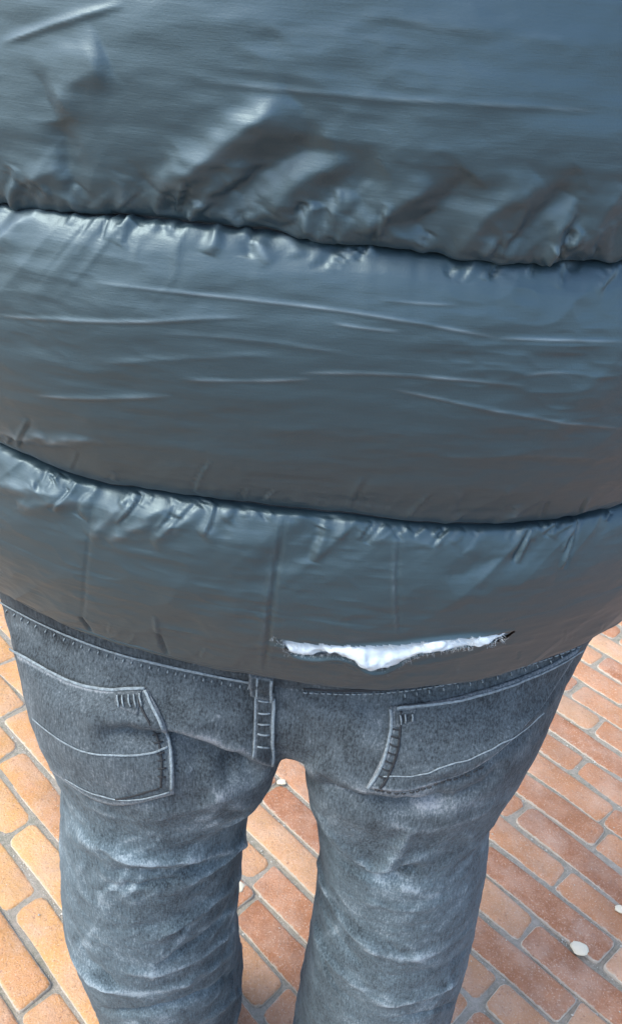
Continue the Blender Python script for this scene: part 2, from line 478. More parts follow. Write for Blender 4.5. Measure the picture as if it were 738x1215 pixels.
def pebble(px, py, size, label, sx=1.3, name='pebble', rz=0.0):
    d = pxray(px, py); t = -(CAM.z - 0.002) / d.z; c = CAM + d * t
    bm = bmesh.new(); bmesh.ops.create_icosphere(bm, subdivisions=3, radius=1)
    V = np.array([v.co[:] for v in bm.verts]); F = [tuple(v.index for v in f.verts) for f in bm.faces]; bm.free()
    k = px * 0.37
    V = V * (1 + 0.22 * noise3(V[:, 0] * 1.6 + k, V[:, 1] * 1.6, V[:, 2] * 1.6, 5) + .07 * noise3(V[:, 0] * 5 + k, V[:, 1] * 5, V[:, 2] * 5, 9))[:, None]
    V = V * np.array([size * sx, size, size * 0.38])
    a = rz; Rm = np.array([[math.cos(a), -math.sin(a), 0], [math.sin(a), math.cos(a), 0], [0, 0, 1]])
    V = V @ Rm.T; V[:, 2] -= V[:, 2].min() * 0.7
    ob = mesh_obj(name, V, F, M_stone); ob.location = (c.x, c.y, 0.0)
    return tag(ob, label, 'pebble', 'white pebbles scattered on the brick paving')

# ------------------------------------------------------------------ person
person = bpy.data.objects.new('person', None); COL.objects.link(person)
person.empty_display_size = 0.2
tag(person, 'person seen from behind wearing a torn dark puffer jacket and faded grey jeans', 'person')

# --- jeans: smooth union of hips, seat and two wide legs, polygonised on a grid
def interp(z, zs, vs): return np.interp(z, zs, vs)
LZ = [0.03, 0.10, 0.25, 0.46, 0.61, 0.70, 0.80, 0.95]
LEGS = {-1: dict(x=[-.115, -.112, -.108, -.125, -.119, -.109, -.102, -.10], y=[.030, .022, .000, -.028, -.030, -.028, -.02, 0],
                 rx=[.092, .092, .096, .097, .094, .094, .098, .10], ry=[.108, .106, .096, .092, .098, .108, .112, .11]),
        1: dict(x=[.142, .141, .142, .135, .127, .111, .102, .10], y=[.035, .027, .004, -.025, -.028, -.026, -.02, 0],
                rx=[.100, .100, .098, .091, .088, .092, .098, .10], ry=[.110, .108, .096, .090, .096, .108, .112, .11])}
def smin(a, b, k):
    h = np.clip(0.5 + 0.5 * (b - a) / k, 0, 1)
    return b + (a - b) * h - k * h * (1 - h)
def sdf(P):
    x, y, z = P[..., 0], P[..., 1], P[..., 2]
    d = None
    for s, g in LEGS.items():
        cx, cy, rx, ry = (interp(z, LZ, g[k]) for k in ('x', 'y', 'rx', 'ry'))
        q = np.sqrt(((x - cx) / rx) ** 2 + ((y - cy) / ry) ** 2)
        dl = (q - 1) * np.minimum(rx, ry)
        dl = np.maximum(dl, z - 0.86)
        d = dl if d is None else smin(d, dl, 0.022)
    a = interp(z, [.70, .76, .84, .90, .94, 1.02], [.178, .196, .216, .245, .256, .245]); b = interp(z, [.70, .76, .84, .92, 1.02], [.098, .112, .124, .122, .115])
    n_ = 2.35
    q = (np.abs(x / a) ** n_ + np.abs(y / b) ** n_) ** (1 / n_)
    dh = np.maximum((q - 1) * b, 0.765 - z)
    d = smin(d, dh, 0.055)
    for s in (-1, 1):
        q = np.sqrt(((x - s * .092) / .113) ** 2 + ((y + .045) / .098) ** 2 + ((z - .835) / .105) ** 2)
        d = smin(d, (q - 1) * .098, 0.04)
    # the gap between the legs, rising towards the back under the seat
    wg = interp(z, [.05, .30, .46, .61, .72, .84], [.036, .031, .034, .032, .021, .006]); xg = interp(z, [.05, .46, .70, .84], [.008, .009, .010, .012])
    cv = np.maximum(np.abs(x - xg) - wg, (z - (.715 - .95 * y)) * .7)
    cv = -cv
    h_ = np.clip(.5 - .5 * (d - cv) / .03, 0, 1)
    d = d + (cv - d) * h_ + .03 * h_ * (1 - h_)
    d = np.maximum(d, 0.028 - z); d = np.maximum(d, z - 1.0)
    return d

def surface_nets(fn, lo, hi, h):
    ax = [np.arange(l, u + h, h) for l, u in zip(lo, hi)]
    G = np.stack(np.meshgrid(*ax, indexing='ij'), -1).astype(np.float32)
    Fv = fn(G); Sg = Fv < 0
    nx, ny, nz = (k - 1 for k in Fv.shape)
    cnt = np.zeros((nx, ny, nz), np.int8)
    corner = lambda A, i, j, k: A[i:i + nx, j:j + ny, k:k + nz]
    for i in (0, 1):
        for j in (0, 1):
            for k in (0, 1): cnt += corner(Sg, i, j, k)
    act = (cnt > 0) & (cnt < 8)
    idx = -np.ones(act.shape, np.int64); idx[act] = np.arange(act.sum())
    ci = np.argwhere(act)
    acc = np.zeros((len(ci), 3)); num = np.zeros(len(ci))
    for axis in range(3):
        for p in (0, 1):
            for q in (0, 1):
                a = np.zeros(3, int); oth = [t for t in range(3) if t != axis]; a[oth[0]] = p; a[oth[1]] = q
                b = a.copy(); b[axis] = 1
                fa = Fv[tuple((ci + a).T)]; fb = Fv[tuple((ci + b).T)]
                m = (fa < 0) != (fb < 0)
                t = np.where(m, fa / np.where(m, fa - fb, 1), 0)
                pos = ci + a + t[:, None] * (b - a)
                acc[m] += pos[m]; num[m] += 1
    V = np.array(lo) + h * acc / num[:, None]
    faces = []
    for axis in range(3):
        b = [0, 0, 0]; b[axis] = 1
        sl = [slice(1, -1)] * 3; sl[axis] = slice(0, -1)
        A = Sg[tuple(sl)]
        sl2 = [slice(1, -1)] * 3; sl2[axis] = slice(1, None)
        B = Sg[tuple(sl2)]
        e = np.argwhere(A != B)
        inside = A[tuple(e.T)]
        base = e + 1; base[:, axis] -= 1
        o1, o2 = [t for t in range(3) if t != axis]
        def cell(d1, d2):
            c = base.copy(); c[:, o1] -= d1; c[:, o2] -= d2
            return idx[tuple(c.T)]
        quad = np.stack([cell(0, 0), cell(1, 0), cell(1, 1), cell(0, 1)], 1)
        flip = inside if axis != 1 else ~inside
        quad[~flip] = quad[~flip][:, ::-1]
        faces.append(quad)
    return V, np.vstack(faces)

H_J = 0.0032
JV, JF = surface_nets(sdf, (-.30, -.19, .015), (.30, .19, 1.02), H_J)
def sdf_grad(P, e=0.0015):
    g = np.stack([sdf(P + np.eye(3)[k] * e) - sdf(P - np.eye(3)[k] * e) for k in range(3)], 1)
    return g / (np.linalg.norm(g, axis=1, keepdims=True) + 1e-9)
body_mask = (JV[:, 2] > .034) & (JV[:, 2] < .992)
for _ in range(2):
    g = sdf_grad(JV); d = sdf(JV); JV = JV - np.where(body_mask, d, 0)[:, None] * g
JN = sdf_grad(JV, 0.004)
jeans_bvh0 = BVHTree.FromPolygons([Vector(v) for v in JV], [tuple(map(int, f)) for f in JF[::1]])

def on_jeans(pts, step=6, it=2):
    return cast(jeans_bvh0, resample(smooth_line(pts, it), step))[0]

# folds read off the photograph: (outline in pixels, height in mm, width in mm)
FOLDS = [
 # seat sagging over the thighs
 ([(96, 834), (165, 856), (220, 873), (270, 890), (318, 905)], 4.5, 13), ([(120, 866), (180, 882), (250, 905), (312, 926)], -7.0, 11),
 ([(362, 905), (400, 922), (440, 935), (500, 938)], 2.5, 11), ([(368, 926), (410, 946), (470, 956), (540, 946)], -5.0, 10),
 # left leg: a few slack arcs, then drags that run up towards the inner thigh
 ([(78, 985), (120, 1008), (170, 1019), (230, 1021), (285, 1000)], 2.8, 8), ([(120, 1030), (190, 1040), (260, 1024)], -2.6, 9),
 ([(125, 1047), (175, 1052), (225, 1040)], -2.4, 4), ([(200, 1062), (250, 1035), (296, 985)], 2.4, 8),
 ([(105, 1070), (135, 1102), (170, 1103), (200, 1094)], -2.6, 6), ([(175, 1120), (235, 1085), (284, 1040)], 2.6, 9), ([(190, 1150), (245, 1112), (285, 1068)], -3.0, 7),
 ([(82, 1128), (112, 1165), (160, 1182), (215, 1172), (290, 1118)], 3.6, 10), ([(130, 1150), (180, 1158), (230, 1140), (280, 1098)], 2.2, 6),
 ([(110, 1195), (165, 1205), (230, 1190), (294, 1148)], -3.6, 8), ([(240, 1210), (270, 1190), (298, 1165)], 3, 7),
 ([(240, 925), (278, 955), (300, 960)], 2.2, 9), ([(95, 950), (150, 972), (215, 968), (290, 930)], 1.8, 11), ([(100, 1010), (96, 1050), (110, 1090)], 1.8, 8), ([(215, 985), (255, 990), (300, 965)], -2.4, 6),
 ([(86, 1090), (104, 1140), (140, 1172)], -2.0, 6),
 # right leg
 ([(372, 955), (400, 1000), (430, 1024), (446, 1033), (475, 1008), (500, 975)], 2.6, 6), ([(395, 1015), (425, 1040), (452, 1046), (500, 1022)], -2.6, 8),
 ([(455, 1030), (505, 1015), (560, 975)], 2.0, 9), ([(378, 1010), (388, 1060), (415, 1105), (455, 1135)], 2.6, 8), ([(374, 1050), (392, 1105), (430, 1150)], -2.6, 7),
 ([(430, 1070), (480, 1082), (540, 1062)], 1.6, 7), ([(370, 1075), (385, 1130), (420, 1172), (470, 1185)], 3.0, 7), ([(420, 1120), (475, 1140), (530, 1125), (562, 1095)], 2.6, 9),
 ([(450, 1160), (500, 1160), (552, 1132)], -2.8, 8), ([(376, 1120), (392, 1165), (430, 1200)], -2.4, 6), ([(430, 1192), (490, 1185), (548, 1158)], 3.0, 9), ([(460, 1210), (510, 1202), (545, 1185)], -2.6, 6),
 ([(500, 962), (555, 945), (605, 900)], -2.6, 9), ([(430, 968), (500, 988), (570, 968), (598, 940)], 1.8, 9),
 ([(475, 915), (540, 905), (590, 880), (640, 842)], 2.0, 5), ([(480, 927), (560, 914), (610, 882), (645, 852)], -3.0, 6),
 ([(400, 872), (470, 876), (560, 850), (640, 808)], 1.2, 6), ([(430, 852), (520, 860), (600, 828)], -1.2, 7), ([(490, 885), (560, 866), (630, 830)], 1.2, 5),
 ([(40, 790), (100, 822), (170, 838)], -2.5, 9), ([(345, 840), (390, 850), (440, 846)], 1.0, 8), ([(215, 840), (260, 855), (298, 862)], 1.2, 8),
]
disp = np.zeros(len(JV)); wear = np.zeros(len(JV))
JW = JV + .006 * np.stack([noise3(JV[:, 0] * 28, JV[:, 1] * 28, JV[:, 2] * 28, 500 + k) for k in range(3)], 1) + .003 * np.stack([noise3(JV[:, 0] * 80, JV[:, 1] * 80, JV[:, 2] * 80, 510 + k) for k in range(3)], 1)
for pts, amp, wd in FOLDS:
    pl = on_jeans(pts)
    if len(pl) < 3: continue
    g = line_disp(JW, pl, wd * .001) * np.clip(.9 + .9 * noise3(JV[:, 0] * 17, JV[:, 1] * 17, JV[:, 2] * 17, 540 + int(pts[0][0])), .1, 1.7)
    disp += 1.85 * amp * .001 * g
    if amp > 0: wear += 0.58 * line_disp(JW, pl, wd * .0005) * min(1, amp / 3.5)
rj = random.Random(12)
for _ in range(70):
    left = rj.random() < .5; y0 = rj.uniform(930, 1200); xa, xb = (95, 280) if left else (380, 560)
    x0 = rj.uniform(xa, xb); L = rj.uniform(25, 85); a = rj.gauss(-.75, .3) if left or rj.random() < .35 else rj.gauss(.7, .3); cv_ = rj.uniform(-.15, .25) * L
    pts = [(x0 - L / 2 * math.cos(a), y0 - L / 2 * math.sin(a)), (x0, y0 + cv_), (x0 + L / 2 * math.cos(a), y0 + L / 2 * math.sin(a))]
    pl = on_jeans(pts, 5)
    if len(pl) < 3 or np.abs(np.diff(pl, axis=0)).max() > .03: continue
    wd = rj.uniform(2.2, 4.5); g = line_disp(JW, pl, wd * .001); sg_ = rj.choice((1, 1, -1))
    disp += sg_ * rj.uniform(.6, 1.5) * .001 * g
    if sg_ > 0: wear += .35 * g
# general slubby unevenness, stronger bunching below the knee and on the front
X, Y, Z = JV.T
ang = np.arctan2(Y, X - np.sign(X) * .125)
hide = smooth(-.02, .05, Y) + smooth(.34, .2, Z)
bun = fbm(X * 9, Y * 9, Z * 30 + 2.0 * np.sin(ang + np.sign(X)), 21, 3)
disp += .0045 * bun * np.clip(hide, 0, 1) * smooth(.9, .7, Z)
disp += .0009 * fbm(X * 30, Y * 30, Z * 26, 31, 3) + .0005 * fbm(X * 95, Y * 95, Z * 130, 41, 2)
wear += .25 * np.clip(fbm(X * 30, Y * 30, Z * 45, 51, 3), 0, 1)
# the wash is palest down the middle of each leg and over the seat
wear += .13 * np.exp(-((X - np.where(X < 0, -.125, .15)) / .06) ** 2) * smooth(.02, -.04, Y) * smooth(.80, .66, Z) + .12 * np.exp(-((np.abs(X) - .13) / .06) ** 2) * smooth(.0, -.06, Y) * smooth(.72, .80, Z)
JP = JV + JN * disp[:, None]
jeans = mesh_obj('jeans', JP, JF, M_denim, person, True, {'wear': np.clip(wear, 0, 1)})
jeans['label'] = 'faded dark grey denim jeans with wide creased legs'
jeans_bvh = BVHTree.FromPolygons([Vector(v) for v in JP], [tuple(map(int, f)) for f in JF])

def patch(top, bottom, nu, nv, off, name, mat, thick=0.0018, wearv=0.1, bvh=None, bow=0.0, end=1):
    """cloth piece between two pixel outlines, laid on the jeans with its own thickness"""
    bvh = bvh or jeans_bvh
    def even(p, n):
        q = resample(smooth_line(p, 2), 1.0); return q[np.linspace(0, len(q) - 1, n).round().astype(int)]
    A, B = even(top, nu), even(bottom, nu)
    t = np.linspace(0, 1, nv)[:, None, None]
    G = A[None] * (1 - t) + B[None] * t
    uu = np.linspace(0, 1, nu) if end else np.linspace(1, 0, nu)
    G[..., 0] += bow * np.sin(np.linspace(0, 1, nv) * math.pi)[:, None] * (uu ** 2)[None]
    G = G.reshape(-1, 2)
    P = np.zeros((len(G), 3)); N = np.zeros((len(G), 3))
    for i, (x, y) in enumerate(G):
        h = bvh.ray_cast(CAM, pxray(x, y))
        if h[0] is None: P[i] = P[i - 1]; N[i] = N[i - 1]; continue
        n = h[1] if h[1].dot(pxray(x, y)) < 0 else -h[1]
        P[i] = h[0]; N[i] = n
    Pg = P.reshape(nv, nu, 3); Ng = N.reshape(nv, nu, 3)
    for _ in range(3):                            # ease the cloth over small folds
        for A_ in (Pg, Ng):
            c = A_.copy(); c[1:-1, 1:-1] = .5 * A_[1:-1, 1:-1] + .125 * (A_[:-2, 1:-1] + A_[2:, 1:-1] + A_[1:-1, :-2] + A_[1:-1, 2:]); A_[:] = c
    Ng /= np.linalg.norm(Ng, axis=2, keepdims=True)
    P, N = Pg.reshape(-1, 3), Ng.reshape(-1, 3)
    e = np.zeros((nv, nu)); e[0] = e[-1] = 1; e[:, 0] = e[:, -1] = 1
    front = P + N * (off + thick * (1 - .5 * e.ravel()))[:, None]; back = P - N * 0.001
    n = len(P); F = [tuple(f) for f in grid_faces(nv, nu)]
    F += [tuple(i + n for i in f[::-1]) for f in F]
    ring = [*range(nu), *[r * nu + nu - 1 for r in range(1, nv)], *[(nv - 1) * nu + c for c in range(nu - 2, -1, -1)], *[r * nu for r in range(nv - 2, 0, -1)]]
    for a, b in zip(ring, ring[1:] + ring[:1]): F.append((a, a + n, b + n, b))
    wv = np.full(2 * n, float(wearv))
    e2 = np.zeros((nv, nu)); e2[:2] = e2[-2:] = 1; e2[:, :2] = e2[:, -2:] = 1; wv[:n] += .40 * e2.ravel()
    ob = mesh_obj(name, np.vstack([front, back]), F, mat, jeans, True, {'wear': wv})
    bm = bmesh.new(); bm.from_mesh(ob.data); bmesh.ops.recalc_face_normals(bm, faces=bm.faces); bm.to_mesh(ob.data); bm.free()
    return ob

def cord(pts, r, off, name, mat, parent, bvh=None, flat=.42, seg=8, step=4, it=2):
    P, N = cast(bvh or jeans_bvh, resample(smooth_line(pts, it), step))
    for _ in range(2):
        P[1:-1] = .5 * P[1:-1] + .25 * (P[:-2] + P[2:]); N[1:-1] = .5 * N[1:-1] + .25 * (N[:-2] + N[2:])
    V, F = tube(P + N * off, r, seg, N, flat)
    return mesh_obj(name, V, F, mat, parent)

def dashes(pts, gap, length, r, off, name, mat, parent, across=False, bvh=None, jit=.15):
    """a row of single stitches along a pixel outline, or rungs across it"""
    q = resample(smooth_line(pts, 2), 1.0); mb = MB(); k = 0.0
    while k < len(q) - (1 if across else length) - 1:
        i = int(k); a = q[i]; tdir = q[min(i + 2, len(q) - 1)] - q[i]; tdir = tdir / (np.linalg.norm(tdir) + 1e-9)
        if across: b = a + np.array([-tdir[1], tdir[0]]) * length
        else: b = q[int(min(i + length, len(q) - 1))]
        P, N = cast(bvh or jeans_bvh, np.linspace(a, b, 4))
        if len(P) == 4:
            arch = np.array([-.3, .6, .6, -.3])[:, None] * r
            V, F = tube(P + N * (off + arch), r, 5, N, .8); mb.add(V, F)
        k += gap * (1 + random.uniform(-jit, jit))
    if mb.n: return mb.build(name, mat, parent)

# waistband, cut over the hips under the jacket hem
WB = [(2, 714), (40, 735), (100, 762), (160, 781), (230, 797), (300, 810), (360, 817), (420, 820), (480, 816), (540, 806), (600, 792), (650, 777), (692, 760)]
wp = on_jeans(WB, 8)
sx_ = np.argsort(wp[:, 0]); wbx, wbz = wp[sx_, 0], wp[sx_, 2]
nphi, nz_ = 260, 9
wv_, phis = [], np.linspace(-math.pi, math.pi, nphi, endpoint=False)
for k in range(nz_):
    for ph in phis:
        ex, ey = .30 * math.cos(ph), .20 * math.sin(ph)
        for _ in range(1):
            zb = np.interp(ex * .8, wbx, wbz)
        z = zb + .048 * k / (nz_ - 1)
        d = Vector((-ex, -ey, 0)).normalized()
        h = jeans_bvh.ray_cast(Vector((ex, ey, z)), d)
        p = h[0] if h[0] else Vector((ex * .8, ey * .6, z))
        offs = .0032 if 0 < k < nz_ - 1 else .0012
        q = Vector((ex, ey, 0)).normalized() * offs
        wv_.append((p.x + q.x, p.y + q.y, z))
waistband = mesh_obj('waistband', wv_, grid_faces(nz_, nphi, True), M_seam, jeans, True, {'wear': np.full(len(wv_), .08)})
wb_bvh = BVHTree.FromPolygons([Vector(v) for v in wv_], [tuple(map(int, f)) for f in grid_faces(nz_, nphi, True)])
both_v = [Vector(v) for v in JP] + [Vector(v) for v in wv_]
both_f = [tuple(map(int, f)) for f in JF] + [tuple(int(i) + len(JP) for i in f) for f in grid_faces(nz_, nphi, True)]
all_bvh = BVHTree.FromPolygons(both_v, both_f)

def shift(pts, dx, dy): return [(x + dx, y + dy) for x, y in pts]
cord(WB[:6], .0011, .0012, 'waistband_stitching', M_thread, jeans, all_bvh)
dashes(shift(WB[:6], 0, 5), 11, 3.5, .0006, .0006, 'topstitch', M_thread, jeans, True, all_bvh)
cord(WB[6:], .0012, .0004, 'waistband_groove', M_dkthread, jeans, all_bvh)
dashes(shift(WB[6:], 0, 4), 7, 5, .00065, .0008, 'topstitch', M_thread, jeans, False, all_bvh)
dashes(shift(WB[8:], 0, 7), 16, 4, .0006, .0006, 'topstitch', M_thread, jeans, True, all_bvh)

# belt loop over the waistband and the flat-felled seam below it
patch([(296, 792), (309, 794), (326, 797)], [(297, 820), (309, 822), (325, 824)], 12, 14, .0055, 'belt_loop', M_seam, .0035, .05, all_bvh)
cord([(307, 796), (306, 820)], .0008, .0092, 'belt_loop_stitching', M_thread, jeans, all_bvh, it=0)
cord([(324, 798), (322, 824)], .0010, .0092, 'belt_loop_stitching', M_thread, jeans, all_bvh, it=0)
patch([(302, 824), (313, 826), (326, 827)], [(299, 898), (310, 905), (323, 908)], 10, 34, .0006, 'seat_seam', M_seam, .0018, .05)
cord([(325, 826), (324, 868), (322, 906)], .0013, .0026, 'seat_seam_stitching', M_thread, jeans)
cord([(303, 826), (302, 862), (300, 898)], .0007, .0022, 'seat_seam_stitching', M_thread, jeans)
dashes([(306, 830), (305, 864), (303, 900)], 14, -15, .0009, .0024, 'seat_seam_rung', M_thread, jeans, True)

# left back pocket: mouth, inner side with its double row, bottom
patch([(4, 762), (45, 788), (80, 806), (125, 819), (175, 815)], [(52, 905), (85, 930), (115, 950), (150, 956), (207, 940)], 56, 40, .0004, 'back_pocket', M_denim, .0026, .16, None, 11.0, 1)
cord([(4, 760), (40, 783), (78, 803), (105, 813), (130, 818), (155, 816), (174, 815)], .0012, .0037, 'pocket_mouth_stitching', M_thread, jeans)
cord([(174, 817), (183, 842), (195, 864), (201, 884), (204, 905), (204, 933)], .0011, .0037, 'pocket_side_stitching', M_thread, jeans)
cord([(163, 822), (172, 846), (184, 868), (190, 886), (193, 906), (192, 930)], .0008, .0037, 'pocket_side_stitching', M_dkthread, jeans)
dashes([(190, 872), (195, 890), (198, 908), (197, 928)], 10, 9, .0006, .0036, 'pocket_rung', M_dkthread, jeans, True)
cord([(202, 935), (180, 942), (155, 946), (130, 943), (105, 935), (82, 921)], .0009, .0037, 'pocket_bottom_stitching', M_thread, jeans)
cord([(190, 931), (165, 939), (140, 944)], .0009, .0037, 'pocket_bottom_stitching', M_dkthread, jeans)
cord([(44, 851), (70, 872), (100, 889), (135, 894), (175, 893), (198, 886)], .0009, .0037, 'pocket_arc_stitching', M_thread, jeans)
patch([(138, 820), (155, 819), (171, 818)], [(138, 838), (152, 844), (165, 849)], 12, 10, .0028, 'pocket_corner_tack', M_seam, .0012, 0)
# right back pocket
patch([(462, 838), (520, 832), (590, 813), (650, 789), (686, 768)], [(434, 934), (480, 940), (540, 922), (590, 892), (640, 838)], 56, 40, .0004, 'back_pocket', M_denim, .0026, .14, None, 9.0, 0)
cord([(470, 838), (520, 833), (560, 826), (610, 809), (655, 789), (688, 768)], .0011, .0037, 'pocket_mouth_stitching', M_thread, jeans)
cord([(463, 839), (464, 858), (460, 880), (453, 905), (445, 922), (437, 933)], .0011, .0037, 'pocket_side_stitching', M_thread, jeans)
cord([(475, 841), (476, 862), (472, 884), (465, 908), (457, 926), (451, 933)], .0009, .0037, 'pocket_side_stitching', M_dkthread, jeans)
dashes([(465, 864), (461, 884), (454, 906), (447, 922)], 9, -11, .0006, .0036, 'pocket_rung', M_dkthread, jeans, True)
dashes([(445, 934), (480, 940), (540, 922), (575, 903)], 8, 5, .0007, .0036, 'pocket_bottom_stitching', M_dkthread, jeans)
cord([(455, 918), (500, 917), (530, 907), (560, 897), (600, 878), (640, 845)], .0006, .0037, 'pocket_arc_stitching', M_thread, jeans)
patch([(468, 842), (480, 841), (493, 839)], [(470, 862), (480, 861), (492, 858)], 12, 10, .0028, 'pocket_corner_tack', M_seam, .0012, 0)

dashes([(142, 824), (156, 823), (170, 821)], 7, 16, .0007, .0046, 'pocket_tack_rung', M_thread, jeans, True)
dashes([(474, 845), (492, 843)], 7, 13, .0007, .0046, 'pocket_tack_rung', M_thread, jeans, True)

# hems at the ankles
for s in (-1, 1):
    mb = MB()
    g = LEGS[s]
    for z in (.055, .062):
        t = np.linspace(0, 2 * np.pi, 90)
        cx, cy, rx, ry = (np.interp(z, LZ, g[k]) for k in ('x', 'y', 'rx', 'ry'))
        P = []
        for a in t[:-1]:
            o_ = Vector((cx + 1.4 * rx * math.cos(a), cy + 1.4 * ry * math.sin(a), z)); h = jeans_bvh.ray_cast(o_, (Vector((cx, cy, z)) - o_).normalized())
            P.append(h[0] if h[0] else o_)
        P.append(P[0]); V, F = tube(np.array(P), .0011, 5); mb.add(V, F)
    mb.build('ankle_hem_stitching', M_thread, jeans)

# --- jacket
TZ = [0.90, 0.95, 1.02, 1.10, 1.25, 1.35, 1.42, 1.47]
TA = [.250, .252, .252, .250, .245, .225, .170, .085]
TB = [.134, .142, .150, .154, .156, .148, .120, .085]
TY = [.0, .0, -.002, -.006, -.012, -.006, .012, .02]
def torso(phi, z, off=0.0):
    a, b, c = np.interp(z, TZ, TA), np.interp(z, TZ, TB), np.interp(z, TZ, TY)
    n = 2.3
    cx, sx = np.cos(phi), np.sin(phi)
    x = a * np.sign(cx) * np.abs(cx) ** (2 / n); y = b * np.sign(sx) * np.abs(sx) ** (2 / n)
    gx = np.sign(x) * np.abs(x / a) ** (n - 1) / a; gy = np.sign(y) * np.abs(y / b) ** (n - 1) / b
    l = np.sqrt(gx * gx + gy * gy) + 1e-9
    return np.stack([x + off * gx / l, y + c + off * gy / l, z + 0 * x], -1)

def phi_grid(nb, nf):
    """dense over the back, coarse over the front"""
    b = np.linspace(-math.pi - .12, .12, nb); f = np.linspace(.12, math.pi - .12, nf + 2)[1:-1]
    return np.r_[b, f]

ph0 = phi_grid(160, 60); zz = np.linspace(.88, 1.47, 90)
TT = torso(ph0[None, :], zz[:, None], .012).reshape(-1, 3)
torso_bvh = BVHTree.FromPolygons([Vector(v) for v in TT], [tuple(map(int, f)) for f in grid_faces(90, len(ph0), True)])

def seam_fn(pts, dz=0.0):
    P = cast(torso_bvh, resample(smooth_line(pts, 2), 8))[0]
    i = np.argsort(P[:, 0]); xs, zs = P[i, 0], P[i, 2]
    for _ in range(2): zs = np.r_[zs[0], .25 * zs[:-2] + .5 * zs[1:-1] + .25 * zs[2:], zs[-1]]
    return lambda x: np.interp(x, xs, zs + dz) + .0011 * noise3(x * 75, dz * 100, 0.5, 7) + .0005 * noise3(x * 220, dz * 100, .5, 8)
SEAM1 = [(0, 235), (75, 245), (150, 252), (220, 258), (300, 266), (360, 272), (440, 282), (520, 293), (600, 300), (680, 304), (738, 303)]
SEAM2 = [(0, 530), (50, 552), (110, 575), (170, 583), (230, 590), (290, 600), (350, 606), (420, 613), (500, 623), (560, 626), (640, 620), (700, 611), (738, 600)]
HEM = [(0, 697), (40, 716), (80, 735), (130, 753), (190, 771), (250, 785), (300, 793), (340, 801), (400, 810), (460, 812), (520, 806), (580, 797), (640, 778), (700, 752), (738, 735)]
s1 = seam_fn(SEAM1, -.004); s2 = seam_fn(SEAM2, -.004); s3 = seam_fn(HEM, -.003)
s0 = lambda x: 1.405 - .35 * np.abs(x) ** 2 + 0 * x
sC = lambda x: 1.462 + 0 * x

jacket_liner = MB()
ph = phi_grid(80, 60); zl = np.linspace(0, 1, 30)
LV = []
for t in zl:
    x_ = torso(ph, np.full_like(ph, 1.1))[:, 0]
    zt, zb = sC(x_), s3(x_) + .004
    LV.append(torso(ph, zt + (zb - zt) * t, -.004))
jacket = mesh_obj('jacket', np.vstack(LV), grid_faces(30, len(ph), True), M_liner, person)
jacket['label'] = 'dark blue-grey quilted puffer jacket with a tear near the hem'

